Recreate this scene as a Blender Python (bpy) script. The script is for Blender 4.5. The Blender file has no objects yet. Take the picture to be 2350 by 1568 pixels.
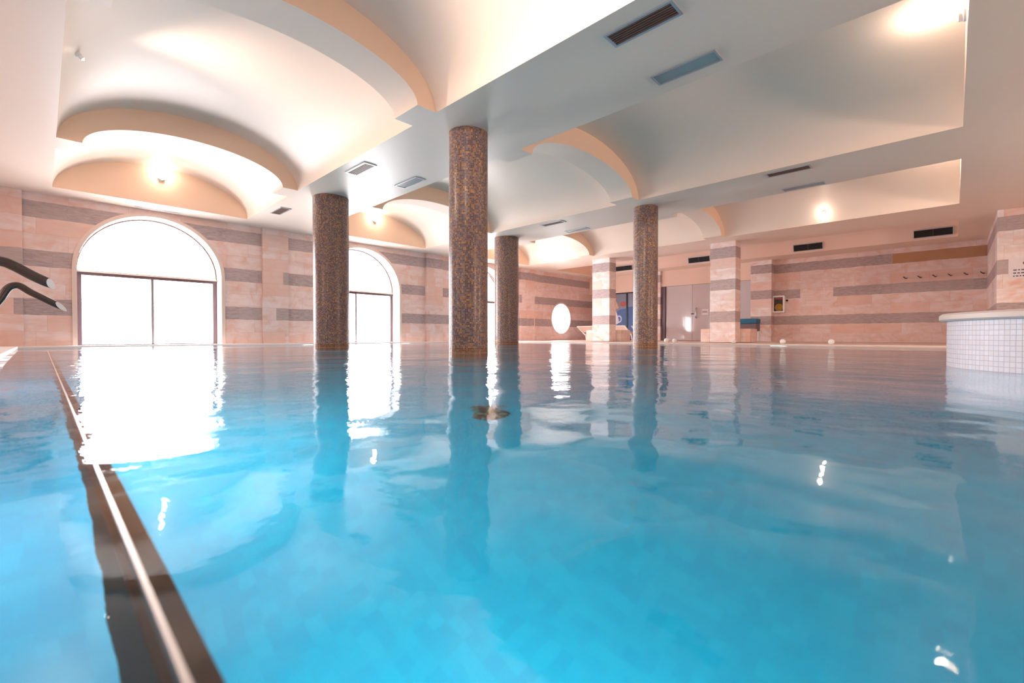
import bpy, math, random
from math import pi, sin, cos, sqrt
from mathutils import Matrix, Vector
random.seed(7)
S = bpy.context.scene
COL = S.collection

# ------------------------------------------------------------------ helpers
class MB:
    """collects geometry for one mesh object"""
    def __init__(s):
        s.v, s.f, s.m, s.sm, s.uv = [], [], [], [], []
    def face(s, pts, mat=0, smooth=False, uv=None):
        i = len(s.v); s.v += [tuple(p) for p in pts]
        s.f.append(list(range(i, i + len(pts)))); s.m.append(mat); s.sm.append(smooth)
        s.uv.append(uv or [(0, 0)] * len(pts))
    def box(s, a, b, mat=0):
        (x0, y0, z0), (x1, y1, z1) = a, b
        P = [(x, y, z) for z in (z0, z1) for y in (y0, y1) for x in (x0, x1)]
        i = len(s.v); s.v += P
        for q in ((0, 2, 3, 1), (4, 5, 7, 6), (0, 1, 5, 4), (2, 6, 7, 3), (0, 4, 6, 2), (1, 3, 7, 5)):
            s.f.append([i + k for k in q]); s.m.append(mat); s.sm.append(False); s.uv.append([(0, 0)] * 4)
    def grid(s, fn, nu, nv, mat=0, smooth=True, closeu=False, uvfn=None, flip=False):
        """fn(i,j) -> point, shared vertices"""
        b = len(s.v); cu = nu if closeu else nu + 1
        for j in range(nv + 1):
            for i in range(cu):
                s.v.append(tuple(fn(i, j)))
        for j in range(nv):
            for i in range(nu):
                i2 = (i + 1) % cu
                q = [b + j * cu + i, b + j * cu + i2, b + (j + 1) * cu + i2, b + (j + 1) * cu + i]
                ij = [(i, j), (i + 1, j), (i + 1, j + 1), (i, j + 1)]
                if flip: q.reverse(); ij.reverse()
                s.f.append(q); s.m.append(mat); s.sm.append(smooth)
                s.uv.append([uvfn(*k) for k in ij] if uvfn else [(0, 0)] * 4)
    def lathe(s, cx, cy, prof, n=48, mat=0, uv=False):
        for k in range(len(prof) - 1):
            (r0, z0), (r1, z1) = prof[k], prof[k + 1]
            def fn(i, j, r0=r0, z0=z0, r1=r1, z1=z1):
                a = 2 * pi * i / n; r, z = (r0, z0) if j == 0 else (r1, z1)
                return (cx + r * cos(a), cy + r * sin(a), z)
            R = max(r0, r1)
            uf = (lambda i, j, z0=z0, z1=z1, R=R: (2 * pi * R * i / n, z0 if j == 0 else z1)) if uv else None
            s.grid(fn, n, 1, mat, True, True, uf)
    def tube(s, pts, r, n=14, mat=0, cap=True):
        pts = [Vector(p) for p in pts]; rs = r if isinstance(r, (list, tuple)) else [r] * len(pts)
        up = None; rings = []
        for k, p in enumerate(pts):
            t = (pts[min(k + 1, len(pts) - 1)] - pts[max(k - 1, 0)]).normalized()
            if up is None:
                up = Vector((0, 0, 1)) if abs(t.z) < .9 else Vector((0, 1, 0))
            x = t.cross(up).normalized(); up = x.cross(t).normalized()
            rings.append((p, x.copy(), up.copy()))
        def fn(i, j):
            p, x, u = rings[j]; a = 2 * pi * i / n
            return p + (x * cos(a) + u * sin(a)) * rs[j]
        s.grid(fn, n, len(pts) - 1, mat, True, True)
        if cap:
            s.face([fn(i, 0) for i in range(n)][::-1], mat); s.face([fn(i, len(pts) - 1) for i in range(n)], mat)
    def ball(s, c, r, nu=20, nv=12, mat=0, sz=1.0):
        s.grid(lambda i, j: (c[0] + r * sin(pi * j / nv) * cos(2 * pi * i / nu), c[1] + r * sin(pi * j / nv) * sin(2 * pi * i / nu), c[2] - r * sz * cos(pi * j / nv)), nu, nv, mat, True, True)
    def build(s, name, mats, parent=None, kind=None, bevel=0):
        me = bpy.data.meshes.new(name); me.from_pydata(s.v, [], s.f)
        for m in (mats if isinstance(mats, (list, tuple)) else [mats]): me.materials.append(m)
        me.polygons.foreach_set('material_index', s.m); me.polygons.foreach_set('use_smooth', s.sm)
        ul = me.uv_layers.new(name='UVMap'); flat = [c for fu in s.uv for p in fu for c in p]
        ul.data.foreach_set('uv', flat); me.update()
        o = bpy.data.objects.new(name, me); COL.objects.link(o)
        if parent: o.parent = parent
        if kind: o['kind'] = kind
        if bevel:
            b = o.modifiers.new('Bevel', 'BEVEL'); b.width = bevel; b.segments = 2; b.limit_method = 'ANGLE'
        return o

def tag(o, label, cat, group=None, kind=None):
    o['label'] = label; o['category'] = cat
    if group: o['group'] = group
    if kind: o['kind'] = kind
    return o
def thing(name, loc, label, cat, group=None, kind=None):
    o = bpy.data.objects.new(name, None); COL.objects.link(o); o.location = loc; o.empty_display_size = .1
    return tag(o, label, cat, group, kind)
def struct(name, loc=(0, 0, 0)):
    o = bpy.data.objects.new(name, None); COL.objects.link(o); o.location = loc; o['kind'] = 'structure'; return o
def dup(root, loc, label, group=None):
    r = root.copy(); COL.objects.link(r); r.location = loc; r['label'] = label
    if group: r['group'] = group
    for ch in root.children:
        c = ch.copy(); COL.objects.link(c); c.parent = r
        for g in ch.children:
            d = g.copy(); COL.objects.link(d); d.parent = c
    return r

# ------------------------------------------------------------------ materials
class NT:
    def __init__(s, name):
        s.m = bpy.data.materials.new(name); s.m.use_nodes = True
        s.t = s.m.node_tree; s.t.nodes.clear()
        s.out = s.t.nodes.new('ShaderNodeOutputMaterial')
    def n(s, typ, ins=None, **attr):
        nd = s.t.nodes.new('ShaderNode' + typ)
        for k, v in attr.items(): setattr(nd, k, v)
        for k, v in (ins or {}).items():
            if isinstance(v, bpy.types.NodeSocket): s.t.links.new(v, nd.inputs[k])
            else:
                if isinstance(v, (tuple, list)) and len(v) == 3 and nd.inputs[k].type == 'RGBA': v = (*v, 1)
                nd.inputs[k].default_value = v
        return nd
    def math(s, op, a, b=0.0, c=None):
        ins = {0: a, 1: b}
        if c is not None: ins[2] = c
        return s.n('Math', ins, operation=op).outputs[0]
    def mix(s, f, a, b, blend='MIX'):
        nd = s.n('Mix', {'Factor': f} if False else None, data_type='RGBA', blend_type=blend)
        for idx, v in ((0, f), (6, a), (7, b)):
            if isinstance(v, bpy.types.NodeSocket): s.t.links.new(v, nd.inputs[idx])
            else: nd.inputs[idx].default_value = (*v, 1) if isinstance(v, (tuple, list)) and len(v) == 3 else v
        return nd.outputs[2]
    def ramp(s, f, stops, interp='LINEAR'):
        nd = s.n('ValToRGB', {0: f}); cr = nd.color_ramp; cr.interpolation = interp
        while len(cr.elements) < len(stops): cr.elements.new(.5)
        for e, (p, c) in zip(cr.elements, stops): e.position = p; e.color = (*c, 1)
        return nd.outputs[0]
    def noise(s, vec, scale, detail=3, rough=.55, dist=0):
        return s.n('TexNoise', {'Vector': vec, 'Scale': scale, 'Detail': detail, 'Roughness': rough, 'Distortion': dist}).outputs['Fac']
    def obj(s): return s.n('TexCoord').outputs['Object']
    def sep(s, v): return s.n('SeparateXYZ', {0: v}).outputs
    def comb(s, x, y, z=0.0): return s.n('CombineXYZ', {0: x, 1: y, 2: z}).outputs[0]
    def bsdf(s, ins):
        b = s.n('BsdfPrincipled', ins); s.t.links.new(b.outputs[0], s.out.inputs[0]); return s.m
    def surf(s, sock): s.t.links.new(sock, s.out.inputs[0]); return s.m

def plain(name, col, rough=.5, metal=0, coat=0, **kw):
    return NT(name).bsdf({'Base Color': col, 'Roughness': rough, 'Metallic': metal, 'Coat Weight': coat, **kw})

def plaster(name, col, rough=.42):
    t = NT(name); o = t.obj()
    f = t.noise(o, 1.3, 4); f2 = t.noise(o, 60, 2)
    c = t.mix(t.math('MULTIPLY', f, .35), col, tuple(x * .93 for x in col))
    b = t.n('Bump', {'Strength': .12, 'Distance': .002, 'Height': f2}).outputs[0]
    return t.bsdf({'Base Color': c, 'Roughness': rough, 'Normal': b, 'Specular IOR Level': .35})

ROW = .3135
def stone(name, stripes=True, light=(.86, .67, .62), warm=(.82, .52, .42), grey=(.44, .35, .35), miss=2, seed=0.0, orange=.86, exc=()):
    """honed travertine courses with grey-mauve courses every third row"""
    t = NT(name); o = t.obj(); x, y, z = t.sep(o)[:3]
    al = t.math('ADD', t.math('ADD', x, y), seed)
    wob = t.noise(t.comb(al, z, 2.0), 5.0, 2)
    zz = t.math('DIVIDE', t.math('ADD', z, t.math('MULTIPLY', t.math('SUBTRACT', wob, .5), .035)), ROW); row = t.math('FLOOR', zz)
    r1 = t.n('TexWhiteNoise', {'W': t.math('ADD', row, seed)}, noise_dimensions='1D').outputs[0]
    ba = t.math('ADD', t.math('DIVIDE', al, .92), t.math('MULTIPLY', r1, 7.3)); blk = t.math('FLOOR', ba)
    w = t.n('TexWhiteNoise', {'Vector': t.comb(blk, row, seed)}, noise_dimensions='3D').outputs
    rnd = w[0]; rnd2 = t.sep(w[1])[1]
    st = t.comb(t.math('MULTIPLY', al, 1.0), t.math('MULTIPLY', z, 4.5), rnd)
    n1 = t.noise(st, 1.6, 5, .6, .6); n2 = t.noise(t.comb(al, z, rnd2), 2.6, 4, .55, 1.2); n3 = t.noise(st, 7, 4, .6)
    pale = tuple(min(.95, c * k) for c, k in zip(light, (1.05, 1.14, 1.2)))
    base = t.ramp(n2, [(.30, warm), (.44, light), (.60, pale), (.72, light), (.80, warm)])
    base = t.mix(t.n('MapRange', {0: n1, 1: .45, 2: .75, 3: 0.0, 4: .6}).outputs[0], base, tuple(c * .86 for c in warm))
    base = t.mix(t.math('MULTIPLY', t.math('GREATER_THAN', rnd2, orange), .6), base, warm)
    base = t.mix(t.math('MULTIPLY', rnd, .16), base, tuple(c * .72 for c in light))
    if stripes:
        isr = t.math('COMPARE', t.math('MODULO', row, 3.0), 2.0, .2)
        isr = t.math('MULTIPLY', isr, t.math('LESS_THAN', rnd, miss))
        for er, lo, hi, k, col in exc:
            hit = t.math('MULTIPLY', t.math('COMPARE', row, float(er), .2), t.math('MULTIPLY', t.math('GREATER_THAN', y, lo), t.math('LESS_THAN', y, hi)))
            isr = t.math('MULTIPLY', isr, t.math('SUBTRACT', 1.0, hit))
            base = t.mix(t.math('MULTIPLY', hit, k), base, col)
        g = t.ramp(n3, [(.3, tuple(c * .72 for c in grey)), (.5, grey), (.72, tuple(c * 1.3 for c in grey))])
        g = t.mix(t.math('MULTIPLY', rnd2, .45), g, (.55, .45, .43))
        base = t.mix(isr, base, g)
    fx = t.math('FRACT', ba); fz = t.math('FRACT', zz)
    j = t.math('MAXIMUM', t.math('LESS_THAN', fx, .006), t.math('LESS_THAN', fz, .014))
    base = t.mix(t.math('MULTIPLY', j, .35), base, (.35, .24, .19))
    return t.bsdf({'Base Color': base, 'Roughness': t.math('ADD', t.math('MULTIPLY', n3, .25), .28)})

def mosaic(name, size, stops, grout, gw=.12, rough=.2):
    t = NT(name); uv = t.n('TexCoord').outputs['UV']; x, y = t.sep(uv)[:2]
    a = t.math('DIVIDE', x, size); b = t.math('DIVIDE', y, size)
    r = t.n('TexWhiteNoise', {'Vector': t.comb(t.math('FLOOR', a), t.math('FLOOR', b))}, noise_dimensions='2D').outputs[0]
    # drifting richness of the amber tiles over the shaft
    big = t.noise(uv, 2.2, 2)
    r = t.math('ADD', r, t.math('MULTIPLY', t.math('SUBTRACT', big, .5), .5))
    c = t.ramp(r, stops, 'CONSTANT')
    g = t.math('MAXIMUM', t.math('LESS_THAN', t.math('FRACT', a), gw), t.math('LESS_THAN', t.math('FRACT', b), gw))
    c = t.mix(g, c, grout)
    rg = t.math('ADD', t.math('MULTIPLY', g, .5), rough)
    bm = t.n('Bump', {'Strength': .5, 'Distance': .002, 'Height': t.math('SUBTRACT', 1.0, g)}).outputs[0]
    return t.bsdf({'Base Color': c, 'Roughness': rg, 'Normal': bm})

def pool_tile(name):
    t = NT(name); o = t.obj(); x, y, z = t.sep(o)[:3]
    a = t.math('DIVIDE', t.math('ADD', x, z), .05); b = t.math('DIVIDE', t.math('ADD', y, z), .05)
    r = t.n('TexWhiteNoise', {'Vector': t.comb(t.math('FLOOR', a), t.math('FLOOR', b))}, noise_dimensions='2D').outputs[0]
    c = t.ramp(r, [(0, (.003, .37, .575)), (.5, (.003, .40, .60)), (1, (.005, .43, .63))])
    return t.bsdf({'Base Color': c, 'Roughness': .35})

def water_mat(name):
    t = NT(name); o = t.obj(); x, y, z = t.sep(o)[:3]
    v1 = t.comb(t.math('MULTIPLY', x, 1.0), t.math('MULTIPLY', y, 1.0))
    big = t.noise(v1, .75, 2, .45, .3)
    mid = t.noise(v1, 2.6, 2, .45, .2)
    fin = t.noise(v1, 9.0, 4, .62, .1)
    # breeze patches: finer chop only away from the still corner by the camera
    d = t.math('SQRT', t.math('ADD', t.math('MULTIPLY', x, x), t.math('MULTIPLY', y, y)))
    far = t.n('MapRange', {0: d, 1: .8, 2: 5.0, 3: .12, 4: 1.0}).outputs[0]
    patch = t.n('MapRange', {0: t.noise(v1, .35, 2), 1: .35, 2: .7, 3: .35, 4: 1.3}).outputs[0]
    h = t.math('ADD', t.math('MULTIPLY', big, WAVE[0]), t.math('MULTIPLY', mid, WAVE[1]))
    h = t.math('ADD', h, t.math('MULTIPLY', t.math('MULTIPLY', fin, WAVE[2]), t.math('MULTIPLY', far, patch)))
    nb = t.n('Bump', {'Strength': 1.0, 'Distance': 1.0, 'Height': h}).outputs[0]
    fr = t.n('Fresnel', {'IOR': 1.333, 'Normal': nb}).outputs[0]
    rf = t.n('BsdfRefraction', {'Color': (.93, .985, 1), 'Roughness': 0, 'IOR': 1.333, 'Normal': nb}).outputs[0]
    gl = t.n('BsdfGlossy', {'Color': (1, 1, 1), 'Roughness': 0, 'Normal': nb}).outputs[0]
    return t.surf(t.n('MixShader', {0: fr, 1: rf, 2: gl}).outputs[0])

def thin_glass(name, tint=(1, 1, 1)):
    t = NT(name)
    fr = t.n('Fresnel', {'IOR': 1.45}).outputs[0]
    tr = t.n('BsdfTransparent', {'Color': tint}).outputs[0]; gl = t.n('BsdfGlossy', {'Roughness': .02}).outputs[0]
    return t.surf(t.n('MixShader', {0: fr, 1: tr, 2: gl}).outputs[0])

def glow(name, col, st):
    t = NT(name); return t.surf(t.n('Emission', {'Color': col, 'Strength': st}).outputs[0])

WAVE = (.028, .0110, .0085)
M = {}
M['paint'] = plaster('cream_paint', (.895, .745, .63))
M['peach'] = plaster('peach_paint', (.90, .69, .58))
M['orange'] = plaster('apricot_paint', (.90, .66, .49))
M['stone'] = stone('striped_travertine')
M['stone_far'] = stone('striped_travertine_far', seed=3.0, miss=2, exc=((8, -9, 1.4, .85, (.46, .215, .075)), (5, 2.95, 3.92, 0.0, (1, 1, 1))))
M['pier'] = stone('striped_travertine_pillar', seed=11.0, light=(.87, .75, .72), miss=2)
M['pil'] = stone('peach_travertine', True, miss=.45, seed=5.0, orange=.6)
M['block'] = stone('plain_travertine', False, seed=9.0, light=(.84, .68, .62))
M['white'] = plain('white_gloss_paint', (.88, .86, .85), .35)
M['trim'] = plain('pale_stone_trim', (.82, .66, .58), .4)
M['deck'] = stone('deck_stone', False, light=(.84, .70, .64), seed=2.0)
M['frame'] = plain('bronze_window_frame', (.115, .07, .085), .35, .3)
M['seam'] = plain('reddish_arch_frame', (.30, .13, .11), .4)
M['black'] = plain('black_frame', (.012, .011, .014), .4)
M['alu'] = plain('aluminium_grey', (.55, .56, .60), .4, .6)
M['slat'] = plain('vent_slat_brown', (.16, .085, .065), .5)
M['slatgrey'] = plain('grille_dark', (.055, .045, .045), .5)
M['void'] = plain('vent_dark', (.008, .007, .007), .8)
M['diff'] = plain('grey_diffuser_glass', (.30, .36, .37), .25)
M['steel'] = plain('brushed_steel', (.42, .41, .42), .28, 1.0)
M['steel_edge'] = plain('polished_steel_edge', (.92, .86, .84), .25, .6)
M['chrome'] = plain('chrome', (.8, .8, .82), .12, 1.0)
M['gold'] = mosaic('brown_mosaic', .0215, [(0, (.10, .058, .062)), (.30, (.165, .105, .115)), (.52, (.23, .155, .155)), (.72, (.40, .17, .05)), (.88, (.52, .26, .07)), (.95, (.13, .075, .075))], (.30, .215, .19), .14, .30)
M['goldbase'] = mosaic('brown_mosaic_foot', .0215, [(0, (.085, .05, .04)), (.5, (.16, .09, .07)), (.8, (.33, .15, .06))], (.50, .235, .12), .2, .25)
M['tile'] = mosaic('white_mosaic', .033, [(0, (.86, .83, .89)), (.4, (.90, .87, .92)), (.75, (.88, .82, .86))], (.66, .58, .64), .10, .38)
M['pool'] = pool_tile('turquoise_pool_tile')
M['water'] = water_mat('pool_water')
M['glass'] = thin_glass('window_glass')
M['doorglass'] = plain('frosted_door_glass', (.62, .56, .58), .10, 0, .6)
M['bulb'] = glow('warm_bulb', (1, .78, .55), 30)
M['yellow'] = plain('yellow_hose', (.75, .40, .02), .4)
M['red'] = plain('red_plastic', (.55, .03, .03), .4)
M['darkbox'] = plain('cabinet_inside', (.06, .03, .015), .6)
M['paper'] = plain('white_paper', (.80, .74, .76), .6)
M['ink'] = plain('dark_ink', (.10, .07, .14), .6)
M['inkred'] = plain('red_ink', (.30, .10, .14), .6)
M['blue'] = plain('blue_cushion', (.03, .19, .36), .6)
M['greyfab'] = plain('grey_cushion_base', (.22, .17, .20), .6)
M['fabric'] = plain('peach_lounger_fabric', (.80, .60, .52), .7)
M['p_sky'] = plain('painting_grey_blue', (.22, .24, .33), .5)
M['p_blue'] = plain('painting_blue', (.05, .12, .34), .5)
M['p_white'] = plain('painting_white', (.72, .70, .80), .5)
M['p_red'] = plain('painting_red', (.45, .08, .05), .5)
M['p_orange'] = plain('painting_orange', (.62, .22, .06), .5)
M['p_peach'] = plain('painting_peach', (.72, .36, .25), .5)
M['drain'] = mosaic('drain_mosaic', .05, [(0, (.01, .01, .01)), (.35, (.20, .13, .03)), (.6, (.02, .03, .02)), (.8, (.05, .25, .2))], (.02, .1, .12), .15)

# ------------------------------------------------------------------ dimensions (z = 0 is the water)
HC = 2.98                     # flat ceiling
CAMZ = .23
U0, U1 = -4.6, 12.72          # behind the camera .. window wall
V0, V1 = -3.2, 18.8           # left wall .. far wall
POOL = (-.32, 12.2, -4.3, 12.46)  # v0 v1 u0 u1
DEPTH = -1.45
VA = [(.17, 3.41), (4.94, 8.46), (9.98, 13.32)]
UN, UL = -.07, 11.99
RIBS = [(4.61, 5.115), (8.96, 9.49)]
INS = .265
RISE, RIB = .78, .44
REC = (15.06, 17.68)

# ------------------------------------------------------------------ ceiling
def arc(v0, v1, rise, n=40):
    c, a = (v0 + v1) / 2, (v1 - v0) / 2
    return [(c - a * cos(pi * i / n), HC + rise * sin(pi * i / n)) for i in range(n + 1)]
cb = MB()
def flat(v0, v1, u0, u1): cb.face([(v0, u0, HC), (v0, u1, HC), (v1, u1, HC), (v1, u0, HC)])
def barrel(v0, v1, rise, u0, u1, n=40, mat=0):
    A = arc(v0, v1, rise, n)
    cb.grid(lambda i, j: (A[i][0], u0 if j == 0 else u1, A[i][1]), n, 1, mat, True)
def lunette(v0, v1, rise, u, mat=1):
    cb.face([(p[0], u, p[1]) for p in arc(v0, v1, rise)], mat)
def ribface(v0, v1, u, n=40):
    A = arc(v0, v1, RISE, n); B = arc(v0 + INS, v1 - INS, RIB, n)
    for i in range(n): cb.face([(A[i][0], u, A[i][1]), (A[i + 1][0], u, A[i + 1][1]), (B[i + 1][0], u, B[i + 1][1]), (B[i][0], u, B[i][1])], 1)
edges = [V0 - .1] + [e for p in VA for e in p] + list(REC) + [V1 + .1]
for k in range(len(edges) - 1):
    a, b = edges[k], edges[k + 1]
    if k % 2 == 0: flat(a, b, U0 - .1, U1 + .1)
    else: flat(a, b, U0 - .1, UN); flat(a, b, UL, U1 + .1)
for a, b in VA:
    lunette(a, b, RISE, UN); lunette(a, b, RISE, UL)
    us = [UN] + [e for r in RIBS for e in r] + [UL]
    for k in range(0, len(us), 2): barrel(a, b, RISE, us[k], us[k + 1])
    for r0, r1 in RIBS:
        barrel(a + INS, b - INS, RIB, r0, r1); ribface(a, b, r0); ribface(a, b, r1)
        flat(a, a + INS, r0, r1); flat(b - INS, b, r0, r1)
a, b = REC
barrel(a, b, .95, UN, UL, 48, 2); lunette(a, b, .95, UN); lunette(a, b, .95, UL)
# roof slab above, so no sky leaks in
cb.box((V0 - .3, U0 - .3, HC + 1.2), (V1 + .3, U1 + .9, HC + 1.35))
cb.build('ceiling', [M['paint'], M['orange'], M['peach']], kind='structure')

# ------------------------------------------------------------------ window wall (wall_left)
WIN = [1.775, 6.70, 11.62]; WR = 1.262; WZ = 1.60      # centre, half width, spring height
RND = (16.32, .99, .665)                               # round window
TH = .55
wb = MB()
def wall_quad(v0, v1, z0, z1):
    for u in (U1, U1 + TH): wb.face([(v0, u, z0), (v1, u, z0), (v1, u, z1), (v0, u, z1)])
xs = V0 - .1
ZB, ZT = -.3, HC + .05
for c in WIN:
    wall_quad(xs, c - WR, ZB, ZT)
    n = 36
    P = [(c - WR * cos(pi * i / n), WZ + (WR - .02) * sin(pi * i / n)) for i in range(n + 1)]
    for i in range(n):
        for u in (U1, U1 + TH):
            wb.face([(P[i][0], u, P[i][1]), (P[i + 1][0], u, P[i + 1][1]), (P[i + 1][0], u, ZT), (P[i][0], u, ZT)])
    wall_quad(c - WR, c + WR, ZB, .0)
    # plastered reveal
    Q = [(c - WR, 0.0)] + P + [(c + WR, 0.0)]
    wb.grid(lambda i, j: (Q[i][0], U1 if j == 0 else U1 + TH, Q[i][1]), len(Q) - 1, 1, 1, False)
    wb.face([(c - WR, U1, 0), (c + WR, U1, 0), (c + WR, U1 + TH, 0), (c - WR, U1 + TH, 0)], 1)
    xs = c + WR
rc, rz, rr = RND
wall_quad(xs, rc - rr - .1, ZB, ZT)
wall_quad(rc + rr + .1, V1 + .1, ZB, ZT)
wall_quad(rc - rr - .1, rc + rr + .1, ZB, rz - rr - .1); wall_quad(rc - rr - .1, rc + rr + .1, rz + rr + .1, ZT)
n = 64
def sq(a, h=rr + .1):
    m = max(abs(cos(a)), abs(sin(a))); return (rc + h * cos(a) / m, rz + h * sin(a) / m)
for i in range(n):
    a0, a1 = 2 * pi * i / n, 2 * pi * (i + 1) / n
    for u in (U1, U1 + TH):
        s0, s1 = sq(a0), sq(a1)
        wb.face([(rc + rr * cos(a0), u, rz + rr * sin(a0)), (s0[0], u, s0[1]), (s1[0], u, s1[1]), (rc + rr * cos(a1), u, rz + rr * sin(a1))])
wb.grid(lambda i, j: (rc + rr * cos(2 * pi * i / n), U1 if j == 0 else U1 + TH, rz + rr * sin(2 * pi * i / n)), n, 1, 1, True, True)
wb.build('wall_left', [M['stone'], M['white']], kind='structure')

# pale trim arch around each window, and the frames
def window(k, c):
    w = struct('window_%d' % k, (c, U1, 0))
    uf = .42                                           # frame sits deep in the reveal
    R = WR; n = 36
    def arch(r0, r1, ua, ub, mat, name):
        b = MB()
        P = lambda r: [(-r, 0.0)] + [(-r * cos(pi * i / n), WZ + (r - .02) * sin(pi * i / n)) for i in range(n + 1)] + [(r, 0.0)]
        A, B = P(r0), P(r1)
        for i in range(len(A) - 1):
            q = lambda X, u: ((X[i][0], u, X[i][1]), (X[i + 1][0], u, X[i + 1][1]))
            a0, a1 = q(A, ua); b0, b1 = q(B, ua); c0, c1 = q(A, ub); d0, d1 = q(B, ub)
            b.face([a0, a1, b1, b0]); b.face([c0, d0, d1, c1]); b.face([a0, c0, c1, a1]); b.face([b0, b1, d1, d0])
        return b.build(name, mat, w)
    arch(R, R + .075, -.03, .0, M['trim'], 'casing')
    arch(R - .02, R - .002, uf - .02, uf + .05, M['seam'], 'arch_frame')
    # transom and frames (bronze)
    T0, T1 = 1.50, 1.60
    fb = MB()
    fb.box((-R + .005, uf - .05, T0), (R - .005, uf + .07, T1 - .035))
    fb.box((-R + .01, uf - .03, .0), (-R + .085, uf + .05, T0)); fb.box((R - .085, uf - .03, .0), (R - .01, uf + .05, T0))
    fb.box((-R + .085, uf - .03, .005), (R - .085, uf + .05, .045))
    fb.build('frame', M['frame'], w, bevel=.006)
    tb = MB(); tb.box((-R + .004, uf - .075, T1 - .035), (R - .004, uf + .07, T1)); tb.build('transom_rail', M['trim'], w, bevel=.006)
    mb = MB(); mb.box((-.025, uf - .025, .045), (.025, uf + .045, T0)); mb.build('mullion', plain_grey, w, bevel=.006)
    for s in (-1, 1):
        pb = MB(); x0, x1 = sorted((s * .025, s * (R - .085)))
        pb.face([(x0, uf + .01, .045), (x1, uf + .01, .045), (x1, uf + .01, T0), (x0, uf + .01, T0)])
        pb.build('pane', M['glass'], w)
    pb = MB(); pb.face([(-(R - .02) * cos(pi * i / n), uf + .02, T1 + (R - .04) * sin(pi * i / n)) for i in range(n + 1)]); pb.build('fanlight_pane', M['glass'], w)
    # wrought scroll border that only shows as faint dots along the fanlight edge
    sb = MB()
    for i in range(2, n - 1, 2):
        a = pi * i / n
        for r in (R - .12, R - .22):
            sb.ball((-r * cos(a), uf + .035, WZ + r * sin(a)), .007, 8, 6)
    sb.build('fanlight_beads', M['alu'], w)
    return w
plain_grey = plain('grey_mullion', (.20, .19, .21), .4, .3)
for k, c in enumerate(WIN): window(k + 1, c)
w = struct('window_4', (rc, U1, rz))
b = MB()
def ring(b, r0, r1, ua, ub, n=64):
    for (x0, y0), (x1, y1) in (((r0, ua), (r1, ua)), ((r1, ub), (r0, ub)), ((r0, ub), (r0, ua)), ((r1, ua), (r1, ub))):
        b.grid(lambda i, j: ((x0 if j == 0 else x1) * cos(2 * pi * i / n), (y0 if j == 0 else y1), (x0 if j == 0 else x1) * sin(2 * pi * i / n)), n, 1, 0, True, True)
ring(b, rr, rr + .06, -.025, 0); b.build('casing', M['trim'], w)
b = MB(); ring(b, rr - .03, rr, .3, .35); b.build('frame', plain_grey, w)
b = MB(); b.face([((rr - .03) * cos(2 * pi * i / 64), .32, (rr - .03) * sin(2 * pi * i / 64)) for i in range(64)]); b.build('pane', M['glass'], w)

# pilasters on the window wall and engaged ones on the far wall
k = 1
for v0, v1 in ((-.95, -.23), (3.94, 4.56), (8.95, 9.62), (13.55, 14.42)):
    b = MB(); b.box((v0, U1 - .1, -.3), (v1, U1 - .001, HC)); b.build('trim_%d' % k, M['pil'], kind='structure', bevel=.006); k += 1
for u0, u1, x in ((4.74, 5.44, 18.42), (9.02, 9.36, 18.45)):
    b = MB(); b.box((x, u0, 0), (V1 - .001, u1, HC)); b.build('trim_%d' % k, M['pier'], kind='structure', bevel=.006); k += 1

# ------------------------------------------------------------------ the other walls
b = MB(); b.box((V1, U0 - .1, -.3), (V1 + .2, U1 + .1, HC + .05)); b.build('wall_back', M['stone_far'], kind='structure')
b = MB(); b.box((14.6, U0, -.3), (V1 - .001, -.68, HC)); b.build('wall_right', M['pier'], kind='structure', bevel=.012)
b = MB(); b.box((V0 - .1, U0 - .3, -.3), (V1 + .2, U0, HC + .05)); b.build('wall_front', M['stone'], kind='structure')
b = MB(); b.box((V0 - .3, U0 - .3, -.3), (V0, U1 + .1, HC + .05)); b.build('wall_side', M['stone'], kind='structure')
# plaster header above the doors
b = MB(); b.box((18.55, 5.44, 2.32), (V1 - .002, 9.02, HC)); b.box((18.55, 9.36, 2.20), (V1 - .002, U1 - .002, HC)); b.box((18.52, 5.44, 2.32), (18.55, 9.02, 2.45))
b.build('trim_%d' % k, M['peach'], kind='structure'); k += 1

# ------------------------------------------------------------------ pool basin, deck, water
p0, p1, q0, q1 = POOL
b = MB()
b.face([(p0, q0, DEPTH), (p1, q0, DEPTH), (p1, q1, DEPTH), (p0, q1, DEPTH)])
for A, B in (((p0, q0), (p1, q0)), ((p1, q0), (p1, q1)), ((p1, q1), (p0, q1)), ((p0, q1), (p0, q0))):
    b.face([(A[0], A[1], DEPTH), (B[0], B[1], DEPTH), (B[0], B[1], -.02), (A[0], A[1], -.02)])
b.build('pool_basin', M['pool'], kind='structure')
b = MB()
DZ = .03
for x0, y0, x1, y1 in ((p1, U0, V1 + .1, U1 + .1), (V0 - .1, U0, p0, U1 + .1), (p0, q1, p1, U1 + .1), (p0, U0, p1, q0)):
    b.box((x0, y0, -.28), (x1, y1, DZ - .012))
b.build('floor', M['deck'], kind='structure')
b = MB()
b.box((p1 - .02, q0, -.06), (p1 + .28, q1, DZ), 1)
for x0, y0, x1, y1 in ((p0 - .28, q0, p0 + .02, q1), (p0 - .28, q1 - .02, p1 + .28, U1 - .1)):
    b.box((x0, y0, -.06), (x1, y1, DZ))
b.build('trim_%d' % k, [M['white'], M['trim']], kind='structure', bevel=.012); k += 1
b = MB(); b.face([(p0 - .05, q0, 0), (p1 + .05, q0, 0), (p1 + .05, q1, 0), (p0 - .05, q1, 0)])
tag(b.build('pool_water', M['water']), 'clear turquoise pool water with gentle ripples filling the basin', 'water', kind='stuff')

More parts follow.
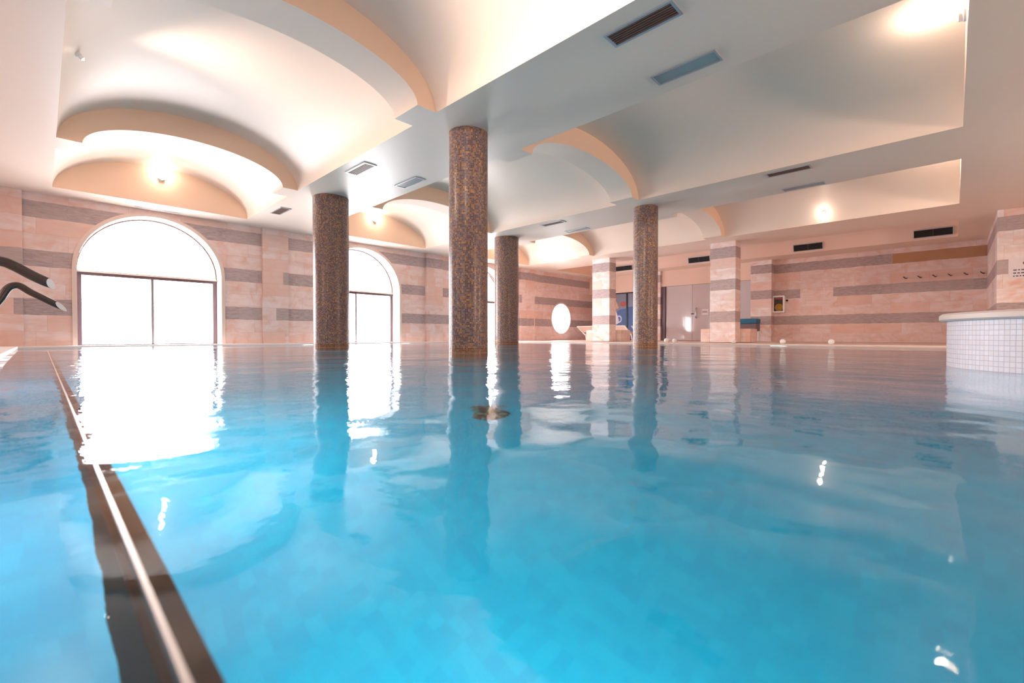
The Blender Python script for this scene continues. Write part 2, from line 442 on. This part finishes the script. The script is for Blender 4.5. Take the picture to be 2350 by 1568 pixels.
# submerged brown dividing ledge with a bright steel edge, right under the camera
t = thing('pool_ledge', (0, 0, 0), 'submerged brown mosaic ledge with bright steel edge running towards the first arched window', 'ledge')
b = MB(); b.box((.055, -.9, -.26), (.087, 9.5, -.022)); b.build('mosaic_wall', [plain('brown_ledge_stone', (.20, .095, .065), .8, **{'Specular IOR Level': .1})], t)
b = MB(); b.box((.062, -.9, -.022), (.067, 9.5, .003)); o = b.build('steel_edge', M['steel_edge'], t); o['label'] = 'thin bright steel edge'
b0 = MB(); b0.box((.064, -.008, DEPTH), (.078, .008, -.27)); lg = b0.build('post', M['steel'], t); lg.location = (0, 9.3, 0)
for q in (7.3, 5.3, 3.3, -.8):
    c = lg.copy(); COL.objects.link(c); c.location = (0, q, 0)

# ------------------------------------------------------------------ mosaic columns
def column(x, y, r, label):
    t = thing('mosaic_column', (x, y, 0), label, 'column', 'mosaic pool columns', 'thing')
    b = MB(); b.lathe(0, 0, [(r, .07), (r, 1.2), (r, 2.2), (r, HC)], 72, 0, True); b.build('shaft', M['gold'], t)
    b = MB(); b.lathe(0, 0, [(r + .001, DEPTH), (r + .001, .07)], 72, 0, True); o = b.build('base', M['goldbase'], t); o['label'] = 'orange-grouted mosaic foot at the waterline'
column(4.09, 4.79, .265, 'tallest-looking brown mosaic column standing in the middle of the pool')
column(4.07, 9.0, .34, 'thick brown mosaic column in front of the first and second arched windows')
column(9.17, 9.09, .34, 'thick brown mosaic column just left of the round window wall')
column(9.08, 4.78, .255, 'slim brown mosaic column in front of the mural and glass doors')

# ------------------------------------------------------------------ stone pillars on the deck with bench blocks
def pillar(u0, u1, label):
    b = MB(); b.box((13.97, u0, DZ), (14.40, u1, HC)); o = b.build('stone_pillar', M['pier'], bevel=.008)
    return tag(o, label, 'pillar', 'stone pillars on the far deck', 'thing')
pillar(4.53, 5.25, 'striped square stone pillar in front of the glass doors')
pillar(8.73, 9.45, 'pale striped stone pillar beside the round window wall')
def block(v0, v1, u0, u1, label):
    b = MB(); b.box((v0, u0, DZ), (v1, u1, .43)); b.build('stone_block', M['block'], bevel=.012)
    return tag(bpy.context.scene.objects[-1] if False else COL.objects[-1], label, 'stone block', 'bench blocks at the pillars')
block(13.98, 14.6, 5.255, 5.53, 'low stone block left of the pillar at the glass doors')
block(14.45, 15.1, 4.27, 5.2, 'low stone block behind the pillar at the glass doors')
block(13.98, 14.6, 9.455, 9.72, 'low stone block left of the pillar beside the round window wall')
block(14.45, 15.1, 8.55, 9.4, 'low stone block behind the pillar beside the round window wall')

# ------------------------------------------------------------------ glass doors and mural
d = struct('door_1', (18.6, 0, DZ))
for u0, u1 in ((7.705, 8.83), (6.55, 7.695)):
    b = MB(); b.box((0, u0, 0), (.03, u1, 2.285)); l = b.build('door_leaf', M['doorglass'], d, bevel=.003)
    if u0 < 7:
        h = MB(); U = u1 - .16
        h.tube([(-.0, U, 1.32), (-.06, U, 1.30), (-.065, U, 1.24), (-.065, U, 1.0), (-.06, U, .94), (0, U, .92)], .02); h.build('handle', M['steel'], l)
        h = MB(); h.box((-.012, u1 - .06, 1.07), (.0, u1 + .05, 1.11)); h.build('lock', M['black'], l)
b = MB(); b.box((0, 5.45, 0), (.03, 6.54, 2.285)); b.build('side_pane', M['doorglass'], d, bevel=.003)
b = MB(); b.box((-.05, 8.84, 0), (.1, 9.01, 2.285)); b.build('jamb', M['frame'], d)
def lettering(b, v, u0, u1, z0, z1, lines, mat):
    for i in range(lines):
        z = z1 - (z1 - z0) * (i + .5) / lines; u = u1 - .01
        while u > u0 + .02:
            w = random.uniform(.02, .06); b.box((v - .002, max(u0, u - w), z - .012), (v, u, z + .012), mat); u -= w + .018
b = MB(); b.box((18.585, 7.05, 1.06), (18.597, 7.31, 1.30))
t = tag(b.build('door_sign', M['paper']), 'white paper sign stuck on the right glass door leaf', 'sign')
b = MB(); lettering(b, 18.584, 7.07, 7.29, 1.15, 1.22, 2, 0); b.build('lettering', M['ink'], t)

d = struct('door_2', (18.62, 0, DZ))
b = MB()
b.box((0, 9.4, 2.12), (.06, 12.3, 2.17)); b.box((0, 9.4, 0), (.06, 9.46, 2.12)); b.box((0, 10.69, 0), (.06, 10.76, 2.12)); b.box((0, 12.24, 0), (.06, 12.3, 2.12)); b.box((0, 9.4, 0), (.06, 12.3, .05))
b.build('frame', M['black'], d)
b = MB(); b.box((.03, 9.46, .05), (.045, 12.24, 2.12)); b.build('painted_panel', M['p_sky'], d)
b = MB()
def poly(pts, mat, dv): b.face([(.03 - dv, u, z) for u, z in pts], mat)
def px(x, y): return (11.41 - (x - 1413) * .0229, 1.97 - (y - 673) * .0208 + .2)
poly([px(*q) for q in ((1419, 715), (1426, 710), (1441, 708), (1441, 770), (1404, 770), (1404, 735))], 0, .002)
poly([(9.46, 1.55), (10.69, 1.5), (10.69, .06), (9.46, .06)], 0, .002)
poly([px(*q) for q in ((1406, 718), (1413, 710), (1418, 713), (1421, 722), (1424, 732), (1424, 740), (1419, 743), (1408, 743))], 1, .004)
poly([px(1434 + 7.5 * cos(a * pi / 8), 698 + 5.5 * sin(a * pi / 8)) for a in range(16)], 2, .004)
poly([px(*q) for q in ((1408, 690), (1414, 684), (1420, 681), (1418, 687), (1412, 691))], 3, .004)
poly([px(*q) for q in ((1411, 691), (1417, 689), (1421, 697), (1424, 706), (1420, 709), (1415, 700))], 4, .004)
n = 20
b.grid(lambda i, j: (.024, px(1425, 731)[0] + (.09 + .05 * j) * cos(2 * pi * i / n), px(1425, 731)[1] + (.11 + .06 * j) * sin(2 * pi * i / n)), n, 1, 1, False, True)
b.build('mural', [M['p_blue'], M['p_white'], M['p_red'], M['p_orange'], M['p_peach']], d)

# lounger and cushion stool behind the pillars
t = thing('lounge_sofa', (15.9, 10.25, DZ), 'peach lounge seat with white frame behind the pale striped pillar', 'lounge seat')
b = MB()
for s, (ua, ub) in ((1, (1.05, .78)), (-1, (-1.0, -1.35))):
    b.tube([(0, ua + .22 * (s > 0), .58), (0, ub + .05, .22), (0, ub, .0)], .03)
    b.tube([(.55, ua + .22 * (s > 0), .58), (.55, ub + .05, .22), (.55, ub, .0)], .03)
b.tube([(0, 1.27, .58), (0, -1.0, .58)], .025); b.build('frame', M['white'], t)
b = MB(); b.box((.0, -1.1, .26), (.6, 1.0, .36)); b.build('seat', M['fabric'], t, bevel=.03)
b = MB(); b.face([(.0, 1.24, .57), (.0, .86, .26), (.0, -1.3, .26), (.0, -1.02, .57)]); b.face([(.03, -1.02, .57), (.03, -1.3, .26), (.03, .86, .26), (.03, 1.24, .57)]); b.face([(.0, 1.24, .57), (0, -1.02, .57), (.03, -1.02, .57), (.03, 1.24, .57)]); b.build('backrest', M['fabric'], t)
t = thing('cushion_stool', (17.6, 5.25, DZ), 'low stool with blue cushion between two stone pillars by the glass doors', 'stool')
b = MB(); b.box((-.25, -.32, .62), (.25, .32, .80)); b.build('cushion', M['blue'], t, bevel=.04)
b = MB(); b.box((-.24, -.30, .36), (.24, .30, .62)); b.build('seat_box', M['greyfab'], t, bevel=.02)
b0 = MB(); b0.box((-.03, -.03, 0), (.03, .03, .36))
lg = b0.build('leg', M['white'], t); lg.location = (-.2, -.26, 0)
for q in ((-.2, .26, 0), (.2, -.26, 0), (.2, .26, 0)):
    c = lg.copy(); COL.objects.link(c); c.location = q

# white balls on the far coping
lab = ['white ball on the pool edge, the leftmost, in front of the door jamb', 'white ball on the pool edge in front of the left glass door leaf', 'white ball on the pool edge at the foot of the pillar by the glass doors',
       'white ball on the pool edge below the yellow emergency cabinet', 'white ball on the pool edge, rightmost, below the striped wall']
b = MB(); b.ball((0, 0, .065), .07, 20, 12, 0, .93); ball0 = None
for (u, s), L in zip(((5.83, 1), (5.6, .9), (4.03, .8), (2.92, .9), (1.96, .9)), lab):
    if ball0 is None: o = ball0 = b.build('pool_ball', M['white'])
    else: o = ball0.copy(); COL.objects.link(o)
    o.location = (12.32, u, DZ); o.scale = (s, s, s); tag(o, L, 'ball', 'white balls along the pool edge')

# ------------------------------------------------------------------ whirlpool tub
t = thing('whirlpool_tub', (4.81, -.965, 0), 'round whirlpool tub with white mosaic wall and pale stone rim at the right', 'tub')
b = MB(); b.lathe(0, 0, [(1.0, DEPTH), (1.0, .335)], 96, 0, True); b.build('wall', M['tile'], t)
b = MB(); b.lathe(0, 0, [(.97, .335), (1.035, .335), (1.045, .345), (1.045, .375), (1.03, .388), (.78, .388), (.77, .375), (.77, -.35), (0.001, -.35)], 96); b.build('rim', M['trim'], t)
b = MB(); b.lathe(0, 0, [(.769, .27), (.001, .27)], 64); b.build('water', M['water'], t)

# ------------------------------------------------------------------ swan-neck spouts on the left deck
def spout(u, pts, r, label, nl):
    t = thing('water_spout', (pts[0][0], u, DZ), label, 'spout', 'swan-neck water spouts')
    P = [Vector((x - pts[0][0], 0, z - DZ)) for x, z in pts]
    # smooth path
    Q = []
    for i in range(len(P) - 1):
        a, b_, c, e = P[max(i - 1, 0)], P[i], P[i + 1], P[min(i + 2, len(P) - 1)]
        for s in range(6):
            f = s / 6; Q.append(.5 * ((2 * b_) + (c - a) * f + (2 * a - 5 * b_ + 4 * c - e) * f * f + (3 * b_ - a - 3 * c + e) * f ** 3))
    Q.append(P[-1])
    b = MB(); b.tube(Q, r, 18); b.build('pipe', M['spout'], t)
    d = (P[-1] - P[-2]).normalized(); up = Vector((-d.z, 0, d.x))
    L = r * nl; n = 18
    # oblique nozzle: bottom lip runs on, the top is cut away and shows the bright inside
    b = MB()
    def fn(i, j):
        a = 2 * pi * i / n; y = r * cos(a); h = r * sin(a)
        l = 0 if j == 0 else L * (1 - ((.55 * h - .835 * y) / r + 1) / 2 * .98)
        k = 1 if j == 0 else (1 - .25 * l / L)
        return P[-1] + d * l + up * h * k + Vector((0, y * k, 0))
    b.grid(fn, n, 1, 0, True, True); b.build('nozzle', M['spout'], t)
    b = MB(); b.face([fn(i, 1) for i in range(n)]); o = b.build('nozzle_mouth', M['white'], t); o['label'] = 'bright oblique mouth'
    b = MB(); b.lathe(0, 0, [(r * 1.9, 0), (r * 1.9, .012), (r * 1.1, .02)], 24); b.build('flange', M['spout'], t)
M['spout'] = plain('dark_steel_pipe', (.085, .07, .068), .38, .7)
spout(5.2, [(-.62, DZ), (-.62, .45), (-.54, .70), (-.38, .80), (-.215, .795), (-.14, .765), (-.05, .705), (.027, .660)], .037, 'upper, nearer dark steel water spout reaching in from the left deck', 1.9)
spout(6.5, [(-.47, DZ), (-.40, .30), (-.33, .47), (-.268, .575), (-.215, .685), (-.15, .715), (-.068, .655), (.0, .612), (.095, .552)], .031, 'lower, farther dark steel swan-neck spout left of the first arched window', 3.7)

# ------------------------------------------------------------------ ceiling vents and light panels
def frame4(b, w, l, t, d):
    b.box((-w / 2, -l / 2, -d), (-w / 2 + t, l / 2, 0)); b.box((w / 2 - t, -l / 2, -d), (w / 2, l / 2, 0))
    b.box((-w / 2 + t, -l / 2, -d), (w / 2 - t, -l / 2 + t, 0)); b.box((-w / 2 + t, l / 2 - t, -d), (w / 2 - t, l / 2, 0))
def vent(x, y, label):
    t = thing('ceiling_vent', (x, y, HC), label, 'vent', 'slatted ceiling vents'); w, l = .225, .655
    b = MB(); frame4(b, w, l, .026, .014); b.build('frame', M['alu'], t)
    b = MB(); b.box((-w / 2 + .026, -l / 2 + .026, -.003), (w / 2 - .026, l / 2 - .026, -.001)); b.build('backing', M['void'], t)
    s0 = None
    for i in range(6):
        xx = -w / 2 + .026 + (w - .052) * (i + .5) / 6
        if s0 is None:
            b = MB(); b.box((-.007, -l / 2 + .026, -.012), (.007, l / 2 - .026, -.003)); s0 = s = b.build('slat', M['slat'], t)
        else: s = s0.copy(); COL.objects.link(s)
        s.location = (xx, 0, 0)
    return t
v0 = vent(3.715, 2.0, 'nearest brown-slatted ceiling vent above the pool, beside the first vault')
for x, y, L in ((3.69, 7.04, 'slatted ceiling vent between the two columns nearest the first window'), (3.69, 10.66, 'small slatted ceiling vent above the wall beside the first arched window'),
                (8.69, 2.0, 'dark ceiling vent on the far beam, right of the slim column'), (8.73, 7.06, 'dark ceiling vent on the far beam between the two far columns')):
    dup(v0, (x, y, HC), L)
t = p0_ = thing('light_panel', (4.63, 2.0, HC), 'grey glass light panel beside the nearest brown-slatted vent', 'ceiling light', 'grey ceiling light panels')
b = MB(); frame4(b, .215, .67, .018, .014); b.build('frame', M['alu'], t)
b = MB(); b.box((-.09, -.317, -.006), (.09, .317, -.001)); b.build('diffuser', M['diff'], t)
for x, y, L in ((4.63, 7.03, 'pale light panel above the gap between the left and middle columns'), (9.77, 2.0, 'grey light panel beside the dark vent right of the slim column'), (9.72, 7.05, 'pale light panel beside the dark vent between the two far columns')):
    dup(p0_, (x, y, HC), L)
def slot(x, y, l, label):
    t = thing('slot_diffuser', (x, y, HC), label, 'vent', 'slot diffusers')
    b = MB(); frame4(b, l, .09, .012, .008); b.build('frame', M['white'], t)
    b = MB(); b.box((-l / 2 + .012, -.033, -.005), (l / 2 - .012, .033, -.001)); b.build('louvre', M['alu'], t)
slot(1.8, 12.50, .82, 'thin white slot diffuser in the ceiling above the first arched window')
slot(16.55, 12.52, .85, 'thin slot diffuser in the ceiling above the round window')
# grilles in the side of the recess over the far deck
def grille(u, label):
    c, a = (REC[0] + REC[1]) / 2, (REC[1] - REC[0]) / 2
    z = .17; x = c + a * sqrt(1 - (z / .95) ** 2)
    sl = math.atan2(a * (z / .95 ** 2) / sqrt(1 - (z / .95) ** 2), 1)
    t = thing('recess_grille', (x - .045, u, HC + z), label, 'vent', 'grilles along the ceiling recess')
    t.rotation_euler = (0, -sl, 0)
    b = MB()
    for q in (((-.005, -.42, -.115), (.04, .42, -.10)), ((-.005, -.42, .10), (.04, .42, .115)), ((-.005, -.42, -.10), (.04, -.405, .10)), ((-.005, .405, -.10), (.04, .42, .10))): b.box(*q)
    b.build('frame', M['alu'], t)
    b = MB(); b.box((.02, -.405, -.1), (.03, .405, .1)); b.build('backing', M['void'], t)
    b = MB(); b.box((.0, -.012, -.1), (.02, .012, .1))
    for i in range(7): zz = -.1 + .2 * (i + .5) / 7; b.box((.004, -.405, zz - .004), (.02, .405, zz + .004))
    b.build('louvre', M['slatgrey'], t)
for u, L in ((.435, 'dark grille at the right end of the ceiling recess'), (3.47, 'dark grille in the ceiling recess above the emergency cabinet'), (7.05, 'dark grille in the ceiling recess left of the pillar by the glass doors'), (10.3, 'small dark grille above the mural, beside the pale striped pillar')): grille(u, L)

# ------------------------------------------------------------------ vault spotlights
LAMPS = []
def spot(x, y, z, ax, label, power, col=(1, .80, .67), r=.045, off=.2, up=.0, aim=None):
    t = thing('vault_spotlight', (x, y, z), label, 'lamp', 'small spotlights in the vaults')
    a = Vector(ax).normalized(); t.rotation_euler = a.to_track_quat('Z', 'Y').to_euler()
    b = MB(); b.lathe(0, 0, [(r * 1.35, 0), (r * 1.35, .02), (r, .03), (r, .06), (r * .82, .06)], 24); b.build('housing', M['white'], t)
    b = MB(); b.lathe(0, 0, [(r * .8, .05), (r * .6, .068), (.001, .075)], 20); b.build('bulb', M['bulb'], t)
    L = bpy.data.lights.new('spot_glow', 'SPOT' if aim else 'POINT'); L.energy = power; L.color = col; L.shadow_soft_size = .05
    o = bpy.data.objects.new('spot_glow', L); COL.objects.link(o); o.location = Vector((x, y, z)) + a * off + Vector((0, 0, up))
    if aim:
        L.spot_size = 1.5; L.spot_blend = 1.0
        o.rotation_euler = (Vector(aim) - o.location).to_track_quat('-Z', 'Y').to_euler()
PW = 28; WL = 60
spot(1.79, UL, HC + .55, (0, -1, 0), 'lit spotlight on the end wall of the vault above the first arched window', PW * .26, off=.16, up=.10)
spot(6.70, UL, HC + .55, (0, -1, 0), 'lit spotlight on the end wall of the vault above the second arched window', PW * .3, off=.16, up=.10)
spot(11.65, UL, HC + .55, (0, -1, 0), 'lit spotlight on the end wall of the third vault', PW * .3, off=.16, up=.10)
spot(6.75, UN, HC + .60, (0, 1, 0), 'lit spotlight at the near end of the middle vault, upper right', PW * .75, off=.24, up=.085)
spot(11.65, UN, HC + .58, (0, 1, 0), 'lit spotlight on the near end wall of the third vault', PW)
def onvault(k, v):
    a, b = VA[k]; c, h = (a + b) / 2, (b - a) / 2; q = sqrt(1 - ((v - c) / h) ** 2)
    nrm = Vector((-(v - c) / h ** 2, 0, -q / RISE)).normalized()
    return HC + RISE * q, nrm
for kk, v, u, L, p, aim in ((2, 13.24, 2.285, 'bright spotlight on the slope of the third vault above the striped wall', PW * .09, None),
                            (0, .30, 6.85, 'spotlight on the left slope of the vault in front of the first arched window', PW * 6, (3.3, 6.2, HC + .30)),
                            (0, .30, 2.30, 'spotlight on the left slope of the nearest vault bay, top edge', PW * 18, (3.35, 2.3, HC + .25))):
    z, nr = onvault(kk, v); spot(v, u, z, nr, L, p, off=.12, aim=aim, r=.022 if aim else .04)

# ------------------------------------------------------------------ far wall fittings
t = thing('emergency_cabinet', (18.8, 4.57, 1.06), 'white-framed emergency cabinet with yellow coil on striped wall beside pillar', 'cabinet')
b = MB(); W, Hh, D = .40, .62, .16
b.box((-.012, -W / 2, 0), (0, W / 2, Hh), 0); b.box((-D, -W / 2, 0), (-.012, -W / 2 + .012, Hh)); b.box((-D, W / 2 - .012, 0), (-.012, W / 2, Hh)); b.box((-D, -W / 2, 0), (-.012, W / 2, .012)); b.box((-D, -W / 2, Hh - .012), (-.012, W / 2, Hh))
b.build('body', M['white'], t)
b = MB(); b.box((-.02, -.18, .02), (-.013, .18, Hh - .02)); b.build('lining', M['darkbox'], t)
b = MB()
b.box((-D - .02, -W / 2, 0), (-D, -W / 2 + .055, Hh)); b.box((-D - .02, W / 2 - .055, 0), (-D, W / 2, Hh)); b.box((-D - .02, -W / 2 + .055, 0), (-D, W / 2 - .055, .06)); b.box((-D - .02, -W / 2 + .055, Hh - .06), (-D, W / 2 - .055, Hh))
dr = b.build('door', M['white'], t, bevel=.004)
b = MB(); b.box((-D - .012, -W / 2 + .055, .06), (-D - .008, W / 2 - .055, Hh - .06)); b.build('glazing', M['glass'], dr)
b = MB()
for i in range(4):
    r = .12 - .012 * i; b.tube([(-.07 - .02 * (i % 2), r * cos(q * pi / 12), .2 + r * sin(q * pi / 12)) for q in range(25)], .022, 10)
b.ball((-.06, 0, .19), .095); b.build('hose_coil', M['yellow'], t)
b = MB(); b.box((-.1, -.14, .49), (-.06, .14, .55)); b.build('label_strip', M['red'], t)
b = MB(); b.lathe(0, 0, [(.035, 0), (.035, .03), (.02, .045), (.001, .045)], 20)
o = tag(b.build('alarm_switch', M['black']), 'small round black button on striped wall right of emergency cabinet', 'button'); o.location = (18.799, 4.33, 1.50); o.rotation_euler = (0, -pi / 2, 0)
t = thing('hook_rail', (18.8, .2, 2.02), 'row of six small dark hooks on the striped far wall', 'hook rail')
b = MB(); b.box((-.012, -.95, -.012), (0, .95, .012)); b.build('rail', M['trim'], t)
h0 = None
for i in range(6):
    if h0 is None:
        b = MB(); b.tube([(0, 0, .0), (-.05, .0, -.015), (-.08, .02, -.02), (-.09, .05, .01), (-.08, .08, .04)], .014, 8); h0 = h = b.build('hook', M['frame'], t)
    else: h = h0.copy(); COL.objects.link(h)
    h.location = (-.012, .85 - .335 * i, 0)
t = thing('notice_sign', (14.6, -1.17, 1.47), 'white notice with printed lines on the stone pier at right edge', 'notice')
b = MB(); b.box((-.006, -.32, -.01), (0, .32, .42)); b.build('sheet', M['paper'], t)
b = MB(); b.grid(lambda i, j: (-.0075, .03 + .085 * j * cos(2 * pi * i / 20), .31 + .05 * j * sin(2 * pi * i / 20)), 20, 1, 0, False, True); b.build('emblem', M['inkred'], t)
for zz in (.01, .075, .14):
    b = MB(); lettering(b, -.0065, -.26, .26, zz, zz + .06, 1, 0); b.build('lettering', M['ink'], t)

# pool floor drain
b = MB(); b.lathe(0, 0, [(.36, 0), (.36, .012), (.30, .02), (.001, .02)], 40, 0, True)
o = tag(b.build('floor_drain', M['drain']), 'dark patterned round drain on the pool floor in front of the middle column', 'drain'); o.location = (2.02, 2.15, DEPTH); o.scale = (.38, .38, 1)

# ------------------------------------------------------------------ light
W = bpy.data.worlds.new('World'); S.world = W; W.use_nodes = True
bg = W.node_tree.nodes['Background']; bg.inputs[0].default_value = (1.0, .955, .97, 1); bg.inputs[1].default_value = 15.0
def portal(x, z, sx, sz):
    L = bpy.data.lights.new('daylight_portal', 'AREA'); L.shape = 'RECTANGLE'; L.size = sx; L.size_y = sz; L.cycles.is_portal = True
    o = bpy.data.objects.new('daylight_portal', L); COL.objects.link(o); o.location = (x, U1 + TH - .02, z); o.rotation_euler = (pi / 2, 0, 0); o.rotation_euler = Vector((0, -1, 0)).to_track_quat('-Z', 'Y').to_euler()
for c in WIN: portal(c, 1.42, 2.52, 2.84)
portal(rc, rz, 1.33, 1.33)
# added warm fill lights without fixtures, by the unseen left wall
for y in (3.0, 7.0):
    L = bpy.data.lights.new('warm_fill', 'AREA'); L.shape = 'RECTANGLE'; L.size = .35; L.size_y = .5; L.energy = WL * .38; L.color = (1, .78, .68)
    o = bpy.data.objects.new('warm_fill', L); COL.objects.link(o); o.location = (V0 + .12, y, 1.9); o.rotation_euler = Vector((1, 0, .15)).to_track_quat('-Z', 'Z').to_euler()
for x in (4.0, 9.0):  # more added warm fill, no fixtures, at the unseen wall behind the camera
    L = bpy.data.lights.new('warm_fill', 'AREA'); L.shape = 'RECTANGLE'; L.size = .35; L.size_y = .5; L.energy = WL * 1.5; L.color = (1, .70, .54)
    o = bpy.data.objects.new('warm_fill', L); COL.objects.link(o); o.location = (x, U0 + .1, 1.5); o.rotation_euler = Vector((.15, 1, .1)).to_track_quat('-Z', 'Z').to_euler()
# added underwater fill lights, no fixtures, beside the ledge and basin walls
def lamp(x, y, d, e):
    L = bpy.data.lights.new('pool_fill', 'AREA'); L.shape = 'DISK'; L.size = .3; L.energy = e; L.color = (.9, .98, 1)
    o = bpy.data.objects.new('pool_fill', L); COL.objects.link(o); o.location = (x, y, -.75); o.rotation_euler = Vector(d).to_track_quat('-Z', 'Z').to_euler()
UW = 21
for y in (.6, 2.6): lamp(.10, y, (1, .1, -.12), UW)
lamp(.10, 5.2, (1, 0, -.1), UW * .6); lamp(.10, 8.0, (1, 0, -.1), UW * .3)
for y in (-.8, 3.0, 6.0): lamp(p0 + .02, y, (1, .3, -.6), UW * .15)
for y in (-.4, 2.2, 4.5): lamp(.05, y, (-1, .2, -.5), UW * .28)
for y in (3.0, 8.0): lamp(p1 - .03, y, (-1, 0, -.15), UW * .3)
for x in (2, 5, 8, 11): lamp(x, q1 - .03, (0, -1, -.15), UW * .3)

# ------------------------------------------------------------------ camera
cd = bpy.data.cameras.new('camera'); cam = bpy.data.objects.new('camera', cd); COL.objects.link(cam); S.camera = cam
yaw, pit, rol = .801766, -.013067, -.000731
f = Vector((sin(yaw) * cos(pit), cos(yaw) * cos(pit), sin(pit))); r = Vector((cos(yaw), -sin(yaw), 0)); u = r.cross(f)
R = Matrix((r, u, -f)).transposed()
cam.matrix_world = Matrix.Translation((0, 0, CAMZ)) @ R.to_4x4()
cd.sensor_width = 36; cd.sensor_fit = 'HORIZONTAL'; cd.lens = 1045.71 / 2350 * 36; cd.clip_start = .02; cd.clip_end = 200
cd.dof.use_dof = True; cd.dof.focus_distance = 6.0; cd.dof.aperture_fstop = 2.8

vs = S.view_settings; vs.view_transform = 'Standard'; vs.look = 'None'; vs.gamma = 1; vs.use_curve_mapping = False; vs.exposure = 0.55
S.cycles.max_bounces = 10; S.cycles.diffuse_bounces = 6; S.cycles.glossy_bounces = 5; S.cycles.transmission_bounces = 6
S.cycles.sample_clamp_indirect = 6; S.cycles.blur_glossy = .5
